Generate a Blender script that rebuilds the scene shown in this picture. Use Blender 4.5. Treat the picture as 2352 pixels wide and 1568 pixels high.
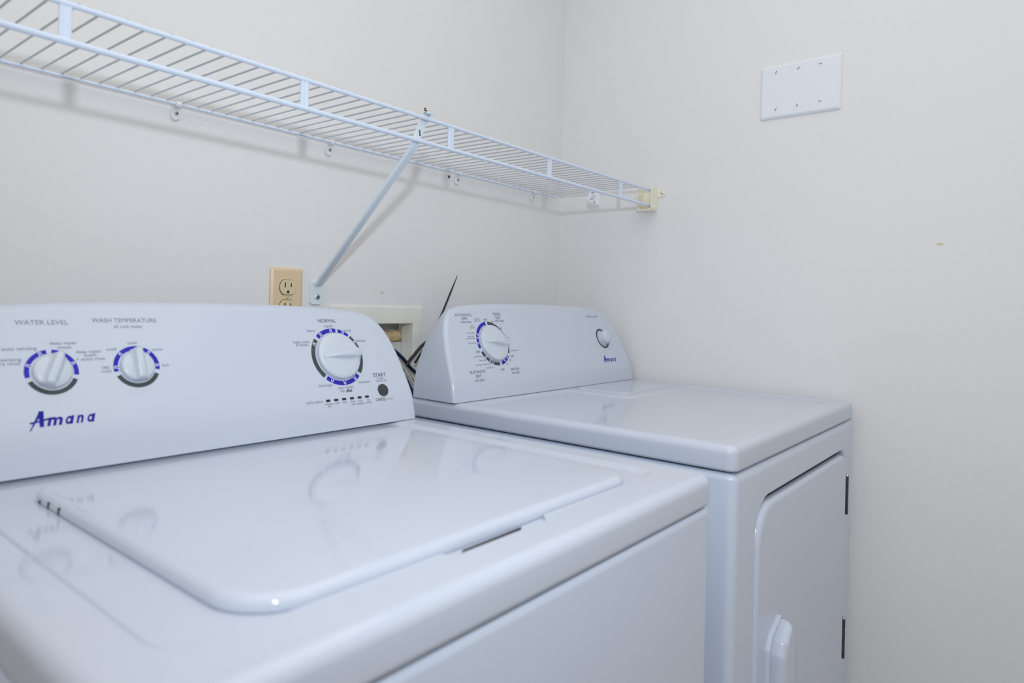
import bpy, math, random
from mathutils import Vector, Matrix

random.seed(4)
PI = math.pi
for o in list(bpy.data.objects):
    bpy.data.objects.remove(o)
SC = bpy.context.scene
COL = SC.collection

# ------------------------------------------------------------------ camera, world, lights, exposure
cam_data = bpy.data.cameras.new('camera')
cam = bpy.data.objects.new('camera', cam_data)
COL.objects.link(cam)
SC.camera = cam
cam_data.sensor_width = 36.0
cam_data.lens = 23.731
cam_data.shift_y = -0.0384
cam_data.clip_start = 0.02
CR = Vector((0.62825523, -0.77754568, 0.0267969))
CU = Vector((-0.0210809, 0.01741723, 0.99962605))
CF = Vector((0.77772165, 0.6285852, 0.0054489))
CAM = Vector((-1.66987, -1.17106, 1.10921))
M = Matrix(((CR.x, CU.x, -CF.x, CAM.x), (CR.y, CU.y, -CF.y, CAM.y), (CR.z, CU.z, -CF.z, CAM.z), (0, 0, 0, 1)))
cam.matrix_world = M
cam_data.dof.use_dof = True
cam_data.dof.focus_distance = 1.42
cam_data.dof.aperture_fstop = 4.5

W = bpy.data.worlds.new('world')
SC.world = W
W.use_nodes = True
W.node_tree.nodes['Background'].inputs[0].default_value = (1.0, 0.97, 0.93, 1)
W.node_tree.nodes['Background'].inputs[1].default_value = 0.3


def lamp(name, kind, loc, energy, color, size, rot=None, size_y=None):
    d = bpy.data.lights.new(name, kind)
    d.energy = energy
    d.color = color
    if kind == 'AREA':
        d.size = size
        if size_y:
            d.shape = 'RECTANGLE'
            d.size_y = size_y
    else:
        d.shadow_soft_size = size
    o = bpy.data.objects.new(name, d)
    COL.objects.link(o)
    o.location = loc
    if rot:
        o.rotation_euler = rot
    return o


lamp('ceiling_lamp', 'AREA', (-1.30, -1.30, 2.40), 14.6, (1.0, 0.968, 0.922), 2.1, size_y=2.1)
flash = lamp('camera_flash', 'SPOT', (-1.72, -1.252, 1.385), 26.5, (0.80, 0.92, 1.0), 0.022)
flash.data.spot_size = math.radians(128)
flash.data.spot_blend = 1.0
flash.rotation_euler = (Vector((-0.15, -0.25, 1.35)) - flash.location).to_track_quat('-Z', 'Y').to_euler()

SC.view_settings.view_transform = 'Standard'
SC.view_settings.look = 'None'
SC.view_settings.gamma = 1.0
SC.view_settings.use_curve_mapping = False
SC.view_settings.exposure = 0.0
SC.cycles.max_bounces = 10
SC.cycles.diffuse_bounces = 8
SC.cycles.glossy_bounces = 4
SC.cycles.sample_clamp_indirect = 4.0

# ------------------------------------------------------------------ materials


def mat(name, color, rough=0.5, metal=0.0, bump=0.0, bscale=200.0, coat=0.0, spec=0.5, vary=0.0, vscale=3.0):
    m = bpy.data.materials.new(name)
    m.use_nodes = True
    nt = m.node_tree
    b = nt.nodes['Principled BSDF']
    b.inputs['Base Color'].default_value = (*color, 1)
    b.inputs['Roughness'].default_value = rough
    b.inputs['Metallic'].default_value = metal
    b.inputs['Specular IOR Level'].default_value = spec
    b.inputs['Coat Weight'].default_value = coat
    b.inputs['Coat Roughness'].default_value = 0.04
    tc = nt.nodes.new('ShaderNodeTexCoord')
    if bump > 0:
        n = nt.nodes.new('ShaderNodeTexNoise')
        n.inputs['Scale'].default_value = bscale
        n.inputs['Detail'].default_value = 3
        nt.links.new(tc.outputs['Object'], n.inputs['Vector'])
        bp = nt.nodes.new('ShaderNodeBump')
        bp.inputs['Strength'].default_value = bump
        bp.inputs['Distance'].default_value = 0.002
        nt.links.new(n.outputs['Fac'], bp.inputs['Height'])
        nt.links.new(bp.outputs['Normal'], b.inputs['Normal'])
    if vary > 0:
        n = nt.nodes.new('ShaderNodeTexNoise')
        n.inputs['Scale'].default_value = vscale
        n.inputs['Detail'].default_value = 4
        nt.links.new(tc.outputs['Object'], n.inputs['Vector'])
        r = nt.nodes.new('ShaderNodeValToRGB')
        r.color_ramp.elements[0].position = 0.3
        r.color_ramp.elements[1].position = 0.7
        r.color_ramp.elements[0].color = (*[c * (1 - vary) for c in color], 1)
        r.color_ramp.elements[1].color = (*[min(1, c * (1 + vary)) for c in color], 1)
        nt.links.new(n.outputs['Fac'], r.inputs['Fac'])
        nt.links.new(r.outputs['Color'], b.inputs['Base Color'])
    return m


def wall_mat(name, color, marks):
    """painted wall: fine roller texture, faint blotches, small scuffs around given spots (x,y,z,rx,rz,density)"""
    m = mat(name, color, 0.62, 0, 0.17, 260, vary=0.012, vscale=1.7, spec=0.3)
    nt = m.node_tree
    b = nt.nodes['Principled BSDF']
    tc = [n for n in nt.nodes if n.type == 'TEX_COORD'][0]
    src = b.inputs['Base Color'].links[0].from_socket
    for (c, rad, thr, sc, dark) in marks:
        mp = nt.nodes.new('ShaderNodeMapping')
        mp.inputs['Scale'].default_value = [1 / r for r in rad]
        mp.inputs['Location'].default_value = [-c[i] / rad[i] for i in range(3)]
        nt.links.new(tc.outputs['Object'], mp.inputs['Vector'])
        ln = nt.nodes.new('ShaderNodeVectorMath')
        ln.operation = 'LENGTH'
        nt.links.new(mp.outputs['Vector'], ln.inputs[0])
        lt = nt.nodes.new('ShaderNodeMapRange')
        lt.inputs['From Min'].default_value = 0.55
        lt.inputs['From Max'].default_value = 1.0
        lt.inputs['To Min'].default_value = 1.0
        lt.inputs['To Max'].default_value = 0.0
        nt.links.new(ln.outputs['Value'], lt.inputs['Value'])
        n = nt.nodes.new('ShaderNodeTexNoise')
        n.inputs['Scale'].default_value = sc
        n.inputs['Detail'].default_value = 5
        nt.links.new(tc.outputs['Object'], n.inputs['Vector'])
        st = nt.nodes.new('ShaderNodeMapRange')
        st.inputs['From Min'].default_value = thr
        st.inputs['From Max'].default_value = thr + 0.05
        nt.links.new(n.outputs['Fac'], st.inputs['Value'])
        mu = nt.nodes.new('ShaderNodeMath')
        mu.operation = 'MULTIPLY'
        nt.links.new(lt.outputs['Result'], mu.inputs[0])
        nt.links.new(st.outputs['Result'], mu.inputs[1])
        mx = nt.nodes.new('ShaderNodeMix')
        mx.data_type = 'RGBA'
        nt.links.new(mu.outputs['Value'], mx.inputs['Factor'])
        nt.links.new(src, mx.inputs['A'])
        mx.inputs['B'].default_value = (*dark, 1)
        src = mx.outputs['Result']
    nt.links.new(src, b.inputs['Base Color'])
    return m


WALLC = (0.775, 0.773, 0.777)
SCUFF = (0.65, 0.645, 0.635)
M_wallb = wall_mat('wall_paint_back', WALLC, [
    ((-1.095, 0, 1.412), (0.075, 0.1, 0.022), 0.60, 260.0, SCUFF),
    ((-1.04, 0, 1.395), (0.05, 0.1, 0.012), 0.62, 330.0, SCUFF),
    ((-0.683, 0, 1.131), (0.006, 0.1, 0.004), 0.45, 200.0, (0.45, 0.42, 0.36)),
    ((-0.201, 0, 1.306), (0.004, 0.1, 0.004), 0.35, 200.0, SCUFF)])
M_wallr = wall_mat('wall_paint_right', (0.785, 0.783, 0.787), [
    ((0, -0.977, 1.263), (0.1, 0.010, 0.004), 0.45, 220.0, (0.62, 0.50, 0.36)),
    ((0, -0.86, 0.34), (0.1, 0.10, 0.012), 0.62, 90.0, (0.70, 0.69, 0.68))])
M_wall = mat('wall_paint', WALLC, 0.62, 0, 0.2, 260, spec=0.3)
M_wallf = mat('wall_paint_front', (0.80, 0.79, 0.78), 0.62, 0, 0.2, 260, spec=0.3)
M_ceil = mat('ceiling_paint', (0.83, 0.82, 0.80), 0.7, 0, 0.3, 120, spec=0.2)
M_floor = mat('floor_vinyl', (0.60, 0.57, 0.54), 0.4, 0, 0.05, 40, vary=0.08, vscale=6)
M_enamel = mat('white_enamel', (0.56, 0.602, 0.70), 0.08, 0, 0.0)
M_cab = mat('white_enamel_sheet', (0.595, 0.65, 0.77), 0.22, 0, 0.015, 500)
M_panel = mat('white_console_plastic', (0.575, 0.622, 0.725), 0.22, 0, 0.01, 500)
M_knob = mat('white_knob_plastic', (0.595, 0.65, 0.73), 0.28)
M_blue = mat('blue_print', (0.024, 0.022, 0.42), 0.45, spec=0.25, vary=0.15, vscale=30)
M_grey = mat('grey_print', (0.058, 0.072, 0.082), 0.45, spec=0.25, vary=0.15, vscale=60)
M_ink = mat('grey_ink', (0.22, 0.22, 0.31), 0.4)
M_inkd = mat('dark_ink', (0.09, 0.09, 0.14), 0.4)
M_inkp = mat('purple_ink', (0.13, 0.13, 0.28), 0.4)
M_logo = mat('logo_blue', (0.014, 0.012, 0.30), 0.5, spec=0.2)
M_white = mat('white_print', (0.80, 0.83, 0.90), 0.3)
M_button = mat('charcoal_button', (0.042, 0.042, 0.050), 0.45, 0, 0.05, 300)
M_led = mat('dark_indicator', (0.018, 0.016, 0.022), 0.15)
M_vinyl = mat('vinyl_coated_wire', (0.66, 0.745, 0.885), 0.28)
M_deckw = mat('vinyl_coated_deck_wire', (0.60, 0.64, 0.70), 0.35)
M_bracew = mat('white_painted_steel', (0.70, 0.78, 0.86), 0.3, 0, 0.03, 150)
M_cream = mat('cream_plastic', (0.84, 0.815, 0.69), 0.35)
M_clip = mat('clear_plastic_clip', (0.76, 0.78, 0.80), 0.15)
M_chrome = mat('screw_steel', (0.62, 0.64, 0.66), 0.22, 1.0)
M_dark = mat('dark_gap', (0.012, 0.012, 0.014), 0.7)
M_plate = mat('almond_plate', (0.72, 0.56, 0.37), 0.30)
M_recep = mat('ivory_receptacle', (0.68, 0.59, 0.35), 0.30)
M_blank = mat('white_plate', (0.79, 0.82, 0.885), 0.25)
M_boxf = mat('off_white_box_plastic', (0.80, 0.80, 0.74), 0.45, vary=0.04, vscale=20)
M_boxi = mat('box_inside_plastic', (0.68, 0.70, 0.68), 0.5, vary=0.05, vscale=30)
M_foam = mat('tan_foam', (0.80, 0.58, 0.34), 0.8, 0, 0.8, 130, vary=0.30, vscale=40)
M_black = mat('black_nylon', (0.010, 0.009, 0.010), 0.4)
M_navy = mat('navy_cord', (0.012, 0.03, 0.075), 0.4)
M_tan = mat('tan_cord', (0.42, 0.36, 0.27), 0.5)
M_wcord = mat('white_cord', (0.70, 0.72, 0.74), 0.4)
M_hinge = mat('dark_hinge_steel', (0.09, 0.095, 0.105), 0.28, 0.8, vary=0.3, vscale=120)
M_rust = mat('rusty_steel', (0.13, 0.05, 0.025), 0.7, vary=0.4, vscale=300)
M_paper = mat('white_paper', (0.78, 0.80, 0.86), 0.6)

# ------------------------------------------------------------------ mesh helpers


class MB:
    def __init__(s):
        s.v, s.f, s.m = [], [], []

    def add(s, vs, fs, mi=0):
        n = len(s.v)
        s.v += [tuple(p) for p in vs]
        s.f += [tuple(i + n for i in f) for f in fs]
        s.m += [mi] * len(fs)
        return s

    def box(s, a, b, mi=0):
        x0, y0, z0 = a
        x1, y1, z1 = b
        v = [(x0, y0, z0), (x1, y0, z0), (x1, y1, z0), (x0, y1, z0), (x0, y0, z1), (x1, y0, z1), (x1, y1, z1), (x0, y1, z1)]
        return s.add(v, [(0, 3, 2, 1), (4, 5, 6, 7), (0, 1, 5, 4), (1, 2, 6, 5), (2, 3, 7, 6), (3, 0, 4, 7)], mi)

    def loft(s, rings, cap0=True, cap1=True, mi=0, closed=True):
        n = len(rings[0])
        vs = [p for r in rings for p in r]
        fs = []
        for k in range(len(rings) - 1):
            for i in range(n if closed else n - 1):
                j = (i + 1) % n
                fs.append((k * n + i, k * n + j, (k + 1) * n + j, (k + 1) * n + i))
        if cap0:
            fs.append(tuple(range(n - 1, -1, -1)))
        if cap1:
            fs.append(tuple((len(rings) - 1) * n + i for i in range(n)))
        return s.add(vs, fs, mi)

    def tube(s, path, r, seg=10, mi=0, flat=None, caps=True):
        """round (or flattened) tube along a path; r may be a list"""
        P = [Vector(p) for p in path]
        rs = r if isinstance(r, (list, tuple)) else [r] * len(P)
        T = []
        for i in range(len(P)):
            a = P[max(0, i - 1)]
            b = P[min(len(P) - 1, i + 1)]
            T.append((b - a).normalized())
        up = Vector((0, 0, 1)) if abs(T[0].z) < 0.9 else Vector((1, 0, 0))
        N = (up - T[0] * up.dot(T[0])).normalized()
        rings = []
        for i in range(len(P)):
            N = (N - T[i] * N.dot(T[i])).normalized()
            B = T[i].cross(N)
            fl = flat or (1, 1)
            rings.append([P[i] + N * math.cos(2 * PI * k / seg) * rs[i] * fl[0] + B * math.sin(2 * PI * k / seg) * rs[i] * fl[1] for k in range(seg)])
        return s.loft(rings, caps, caps, mi)

    def ball(s, c, r, mi=0, nu=14, nv=8, sq=(1, 1, 1)):
        rings = []
        for j in range(1, nv):
            t = PI * j / nv
            rings.append([(c[0] + r * sq[0] * math.sin(t) * math.cos(2 * PI * i / nu), c[1] + r * sq[1] * math.sin(t) * math.sin(2 * PI * i / nu), c[2] - r * sq[2] * math.cos(t)) for i in range(nu)])
        return s.loft(rings, True, True, mi)

    def build(s, name, mats, parent=None, angle=35, origin=None):
        org = Vector(origin) if origin is not None else world_org(parent)
        me = bpy.data.meshes.new(name)
        me.from_pydata([Vector(p) - org for p in s.v], [], s.f)
        if not isinstance(mats, (list, tuple)):
            mats = [mats]
        for m in mats:
            me.materials.append(m)
        me.polygons.foreach_set('material_index', s.m)
        me.polygons.foreach_set('use_smooth', [True] * len(s.f))
        me.update()
        me.validate()
        me.set_sharp_from_angle(angle=math.radians(angle))
        o = bpy.data.objects.new(name, me)
        COL.objects.link(o)
        wn = o.modifiers.new('weighted_normal', 'WEIGHTED_NORMAL')
        wn.keep_sharp = True
        if parent:
            o.parent = parent
        if origin is not None:
            o.location = org - world_org(parent)
        return o


def world_org(o):
    v = Vector((0, 0, 0))
    while o is not None:
        v = v + o.location
        o = o.parent
    return v


def tag(o, label=None, cat=None, group=None, kind=None):
    if label:
        o['label'] = label
    if cat:
        o['category'] = cat
    if group:
        o['group'] = group
    if kind:
        o['kind'] = kind
    return o


def thing(name, loc, label, cat, group=None):
    o = bpy.data.objects.new(name, None)
    o.empty_display_size = 0.05
    COL.objects.link(o)
    o.location = loc
    return tag(o, label, cat, group)


def rpoly(pts, radii, seg=7):
    """rounded polygon (2-D), conic arcs; collinear corners become evenly spread points"""
    n = len(pts)
    out = []
    if not isinstance(radii, (list, tuple)):
        radii = [radii] * n
    for i in range(n):
        p = Vector(pts[i])
        a = Vector(pts[i - 1])
        b = Vector(pts[(i + 1) % n])
        d1 = (a - p).normalized()
        d2 = (b - p).normalized()
        c = max(-1, min(1, d1.dot(d2)))
        half = math.acos(c) / 2
        r = radii[i]
        t = min(r / max(math.tan(half), 1e-3) if half < 1.5 else r, (a - p).length * 0.49, (b - p).length * 0.49)
        t = max(t, 2e-4)
        w = math.sin(half)
        A = p + d1 * t
        B = p + d2 * t
        for k in range(seg + 1):
            u = k / seg
            w0, w1, w2 = (1 - u) ** 2, 2 * u * (1 - u) * w, u * u
            out.append((A * w0 + p * w1 + B * w2) / (w0 + w1 + w2))
    return out


def rect(x0, x1, y0, y1):
    return [(x0, y0), (x1, y0), (x1, y1), (x0, y1)]


def at_z(poly, z):
    return [(p[0], p[1], z) for p in poly]


def at_y(poly, y):
    return [(p[0], y, p[1]) for p in poly]


def slab_y(x0, x1, z0, z1, yback, yfront, r=0.004, bev=0.002, seg=5):
    """rounded plate facing -y"""
    m = MB()
    rings = []
    for ins, y in ((0, yback), (0, yfront + bev)):
        rings.append(at_y(rpoly(rect(x0 + ins, x1 - ins, z0 + ins, z1 - ins), max(r - ins, 0.0006), seg), y))
    for k in range(1, 4):
        a = k / 3 * PI / 2
        ins = bev * (1 - math.cos(a))
        rings.append(at_y(rpoly(rect(x0 + ins, x1 - ins, z0 + ins, z1 - ins), max(r - ins, 0.0006), seg), yfront + bev * (1 - math.sin(a))))
    return m.loft(rings)


def screw_y(name, x, z, y, r, parent, m=None, slot=None, tilt=0.0):
    """pan head screw facing -y"""
    mb = MB()
    rings = []
    for rr, yy in ((r, y + 0.001), (r, y - 0.0008), (r * 0.8, y - 0.0018), (r * 0.4, y - 0.0023)):
        rings.append([(x + rr * math.cos(2 * PI * k / 16), yy, z + rr * math.sin(2 * PI * k / 16)) for k in range(16)])
    mb.loft(rings)
    s = 0.55 * r
    for a in (tilt, tilt + PI / 2):
        if slot == 'single' and a != tilt:
            continue
        dx, dz = math.cos(a), math.sin(a)
        w = 0.14 * r
        yy = y - 0.0025
        mb.add([(x + dx * s - dz * w, yy, z + dz * s + dx * w), (x + dx * s + dz * w, yy, z + dz * s - dx * w), (x - dx * s + dz * w, yy, z - dz * s - dx * w), (x - dx * s - dz * w, yy, z - dz * s + dx * w)], [(0, 1, 2, 3)], 1)
    return mb.build(name, [m or M_chrome, M_dark], parent)


def smooth(a, b, x):
    t = max(0.0, min(1.0, (x - a) / (b - a)))
    return t * t * (3 - 2 * t)


# ------------------------------------------------------------------ room shell
RX0, RY0, RH = -2.45, -2.55, 2.44
HX0, HX1, HZ0, HZ1 = -0.820, -0.572, 0.80, 1.066          # hole for the recessed valve box
mb = MB()
T = 0.10
mb.box((RX0 - T, 0, 0), (HX0, T, RH)).box((HX1, 0, 0), (T, T, RH)).box((HX0, 0, 0), (HX1, T, HZ0)).box((HX0, 0, HZ1), (HX1, T, RH))
tag(mb.build('wall_back', M_wallb), kind='structure')
mb = MB().box((0, RY0 - T, 0), (T, 0, RH))
tag(mb.build('wall_right', M_wallr), kind='structure')
mb = MB().box((RX0 - T, RY0 - T, 0), (RX0, 0, RH))
tag(mb.build('wall_left', M_wall), kind='structure')
mb = MB().box((RX0, RY0 - T, 0), (0, RY0, RH))
tag(mb.build('wall_front', M_wallf), kind='structure')
mb = MB().box((RX0 - T, RY0 - T, -T), (T, T, 0))
tag(mb.build('floor', M_floor), kind='structure')
mb = MB().box((RX0 - T, RY0 - T, RH), (T, T, RH + T))
tag(mb.build('ceiling', M_ceil), kind='structure')
# bead of caulk down the inside corner
mb = MB().tube([(-0.0008, -0.0008, 0.0), (-0.0008, -0.0008, RH)], 0.0016, 8)
tag(mb.build('trim_1', M_wall), kind='structure')

# ------------------------------------------------------------------ console (control panel) geometry
T10, T24 = math.tan(math.radians(10)), math.tan(math.radians(24))


def yoff(z):
    """how far the console face leans back at height z above the top panel"""
    y = 0.0
    n = 24
    if z <= 0:
        return 0.0
    h = z / n
    for i in range(n):
        zz = (i + 0.5) * h
        y += h * (T10 + (T24 - T10) * smooth(0.02, 0.06, zz))
    return y


CT24, ST24 = math.cos(math.radians(24)), math.sin(math.radians(24))


class Console:
    """x0/x1: bottom ends, yc: front of base, zt: top panel height, yb: back plane"""

    def __init__(s, x0, x1, yc, zt, yb):
        s.x0, s.x1, s.yc, s.zt, s.yb = x0, x1, yc, zt, yb
        s.W = x1 - x0

    def P(s, x, z, out=0.0):
        """point on the face from local x (from x0) and height z, lifted by out along the normal"""
        return Vector((s.x0 + x, s.yc + yoff(z) - out * CT24, s.zt + z + out * ST24))

    def D(s, x, z, u, v, out=0.0):
        """decal point: centre (x, z), in-plane offset u (right), v (up the slope), on the plane part"""
        return s.P(x + u, z + v * CT24, out)

    def outline(s, W):
        side = [(0, 0.0), (0.0006, 0.02), (0.0022, 0.045), (0.006, 0.075), (0.0115, 0.105), (0.019, 0.132), (0.0275, 0.151), (0.037, 0.165)]
        top = [(0.048, 0.1755), (0.062, 0.1828), (0.080, 0.1872), (0.105, 0.1903), (0.15, 0.1935), (0.22, 0.1958), (0.30, 0.1970)]
        L = catmull(side + top, 3)
        half = [p for p in L if p[0] < W / 2 - 0.01]
        full = half + [(W / 2, 0.1973)] + [(W - p[0], p[1]) for p in reversed(half)]
        return full

    def body(s, parent, name='control_panel'):
        W = s.W
        O = s.outline(W)
        n = len(O)
        # 2-D inward normals
        N = []
        for i in range(n):
            a = Vector(O[max(0, i - 1)])
            b = Vector(O[min(n - 1, i + 1)])
            t = (b - a).normalized()
            N.append(Vector((t.y, -t.x)))
        r = 0.009
        mb = MB()
        rings = []
        K = 5
        for k in range(K + 1):
            a = k / K * PI / 2
            ins = r * (1 - math.sin(a))
            dep = r * (1 - math.cos(a))
            ring = []
            for i in range(n):
                p = Vector(O[i]) + N[i] * ins
                if i in (0, n - 1):
                    p.y = 0.0010
                q = s.P(p.x, max(p.y, 0.0010))
                ring.append(Vector((q.x, q.y + dep, q.z)))
            rings.append(ring)
        # back outline: rounder shoulders
        bk = []
        for i in range(n):
            x, z = O[i]
            d = min(x, W - x)
            e = 0.003 + 0.055 * (z / 0.19) ** 2.2 * smooth(0.16, 0.0, d)
            xx = x + e if x < W / 2 else x - e
            bk.append((xx, max(0.0010, z * 0.985)))
        for f in (0.33, 0.66, 1.0):
            ring = []
            for i in range(n):
                q = rings[K][i]
                tx = s.x0 + bk[i][0]
                tz = s.zt + bk[i][1]
                g = f
                ring.append(Vector((q.x + (tx - q.x) * g ** 1.6, q.y + (s.yb - q.y) * f, q.z + (tz - q.z) * g)))
            rings.append(ring)
        mb.loft(rings, False, True, closed=False)
        # face: rows between the left and right edge of ring 0
        R0 = rings[0]
        half = (n - 1) // 2
        left = R0[:half + 1]
        right = list(reversed(R0))[:half + 1]
        cols = 10
        vs, fs = [], []
        for j in range(half + 1):
            for c in range(cols + 1):
                u = c / cols
                x = left[j].x + (right[j].x - left[j].x) * u
                z = left[j].z + (right[j].z - left[j].z) * u - s.zt
                vs.append((x, s.yc + yoff(z), s.zt + z))
        for j in range(half):
            for c in range(cols):
                q = j * (cols + 1) + c
                fs.append((q, q + 1, q + cols + 2, q + cols + 1))
        mb.add(vs, fs)
        # recessed foot down to the top panel
        mb.box((s.x0 + 0.004, s.yc + 0.0025, s.zt), (s.x1 - 0.004, s.yb - 0.003, s.zt + 0.004))
        o = mb.build(name, M_panel, parent, angle=40)
        # merge face and bevel so the shading is continuous
        import bmesh
        bm = bmesh.new()
        bm.from_mesh(o.data)
        bmesh.ops.remove_doubles(bm, verts=bm.verts, dist=0.00005)
        bmesh.ops.recalc_face_normals(bm, faces=bm.faces)
        bm.to_mesh(o.data)
        bm.free()
        o.data.polygons.foreach_set('use_smooth', [True] * len(o.data.polygons))
        o.data.set_sharp_from_angle(angle=math.radians(45))
        return o

    # ---- printed marks
    def sector(s, mb, x, z, r0, r1, a0, a1, out, mi):
        n = max(4, int(abs(a1 - a0) / 4))
        vs = []
        for i in range(n + 1):
            a = math.radians(a0 + (a1 - a0) * i / n)
            vs.append(s.D(x, z, r0 * math.cos(a), r0 * math.sin(a), out))
            vs.append(s.D(x, z, r1 * math.cos(a), r1 * math.sin(a), out))
        fs = [(2 * i, 2 * i + 1, 2 * i + 3, 2 * i + 2) for i in range(n)]
        mb.add(vs, fs, mi)

    def pill(s, mb, x, z, ang, ra, rb, w, out, mi, tangential=False):
        a = math.radians(ang)
        ca, sa = math.cos(a), math.sin(a)
        vs = []
        for c, base in ((rb, -90), (ra, 90)):
            for k in range(9):
                t = math.radians(base + 180 * k / 8)
                rr = c + w * math.cos(t)
                q = w * math.sin(t)
                vs.append(s.D(x, z, rr * ca - q * sa, rr * sa + q * ca, out))
        mb.add(vs, [tuple(range(len(vs)))], mi)

    def text(s, mb, body, x, z, width, cap, out=0.0003, mi=0, shear=0.0, bold=0.0):
        P, F = glyphs(body, shear, bold)
        if not P:
            return
        xs = [p[0] for p in P]
        w0, w1 = min(xs), max(xs)
        k = width / (w1 - w0)
        ky = cap / CAPH
        cx = (w0 + w1) / 2
        vs = [s.D(x, z, (p[0] - cx) * k, (p[1] - CAPH * 0.5) * ky, out) for p in P]
        mb.add(vs, F, mi)

    def knob(s, x, z, R, ang, parent, h=0.022, big=False):
        """round knob with a grip blade pointing at ang (degrees)"""
        mb = MB()
        n = 48
        prof = [(R * 1.0, 0.0), (R * 1.0, 0.0025), (R * 0.985, 0.0042), (R * 0.94, 0.0057), (R * 0.82, 0.0070), (R * 0.5, 0.0080), (R * 0.2, 0.0083)]
        if big:
            prof = [(R * 1.0, 0.0), (R * 1.0, 0.0045), (R * 0.985, 0.0066), (R * 0.94, 0.0082), (R * 0.82, 0.0095), (R * 0.5, 0.0106), (R * 0.2, 0.0110)]
        rings = [[s.D(x, z, r * math.cos(2 * PI * k / n), r * math.sin(2 * PI * k / n), hh + 0.0002) for k in range(n)] for r, hh in prof]
        mb.loft(rings)
        a = math.radians(ang)
        ca, sa = math.cos(a), math.sin(a)
        top = prof[-1][1]
        tip = R * (1.10 if not big else 1.06)
        rings = []
        m = 22
        for i in range(m + 1):
            t = -1 + 2 * i / m
            pos = t * tip if t > 0 else t * R * (0.84 if big else 0.97)
            if big:                     # thin at the tail, broad at the pointer end
                wid = R * (0.05 + 0.15 * smooth(-1.0, 0.75, t))
                hh = top * 0.97 + (h - top) * smooth(-1.0, -0.1, t) * (1 - 0.55 * smooth(0.25, 1.0, t))
            else:
                wid = R * (0.22 + 0.05 * (1 - t * t))
                hh = top + (h - top) * (0.75 + 0.25 * smooth(-1, 0.2, t))
            if t > 0.82:
                e = (t - 0.82) / 0.18
                wid *= 1 - 0.30 * e * e
                hh -= (h - top) * 0.35 * e * e
            if t < -0.85 and not big:
                e = (-0.85 - t) / 0.15
                hh -= (h - top) * 0.7 * e * e
            base = 0.003 if abs(pos) > R * 0.9 else top * 0.9
            ring = []
            for q, e in ((-1.75, 0.0), (-1.30, 0.16), (-1.05, 0.45), (-0.88, 0.80), (-0.62, 0.96), (-0.25, 1.0), (0.25, 1.0), (0.62, 0.96), (0.88, 0.80), (1.05, 0.45), (1.30, 0.16), (1.75, 0.0)):
                o_ = base + (hh - base) * e
                w = wid * q
                ring.append(s.D(x, z, pos * ca - w * sa, pos * sa + w * ca, o_))
            rings.append(ring)
        mb.loft(rings)
        return mb.build('knob', M_knob, parent, angle=50)


def catmull(P, sub):
    out = []
    n = len(P)
    for i in range(n - 1):
        p0 = P[max(0, i - 1)]
        p1, p2 = P[i], P[i + 1]
        p3 = P[min(n - 1, i + 2)]
        for k in range(sub):
            t = k / sub
            out.append(tuple(0.5 * (2 * p1[d] + (p2[d] - p0[d]) * t + (2 * p0[d] - 5 * p1[d] + 4 * p2[d] - p3[d]) * t * t + (3 * p1[d] - p0[d] - 3 * p2[d] + p3[d]) * t ** 3) for d in range(2)))
    out.append(P[-1])
    return out


_gl = {}
CAPH = 0.7


def glyphs(body, shear=0.0, bold=0.0):
    key = (body, shear, bold)
    if key in _gl:
        return _gl[key]
    cu = bpy.data.curves.new('lettering', 'FONT')
    cu.body = body
    cu.size = 1.0
    cu.shear = shear
    cu.offset = bold
    cu.resolution_u = 3
    cu.align_x = 'CENTER'
    o = bpy.data.objects.new('lettering', cu)
    COL.objects.link(o)
    bpy.context.view_layer.update()
    dg = bpy.context.evaluated_depsgraph_get()
    me = bpy.data.meshes.new_from_object(o.evaluated_get(dg))
    P = [(v.co.x, v.co.y) for v in me.vertices]
    F = [tuple(p.vertices) for p in me.polygons]
    bpy.data.meshes.remove(me)
    bpy.data.objects.remove(o)
    bpy.data.curves.remove(cu)
    _gl[key] = (P, F)
    return _gl[key]


# measured cap height of the font
_p, _f = glyphs('H')
CAPH = max(p[1] for p in _p)


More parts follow.
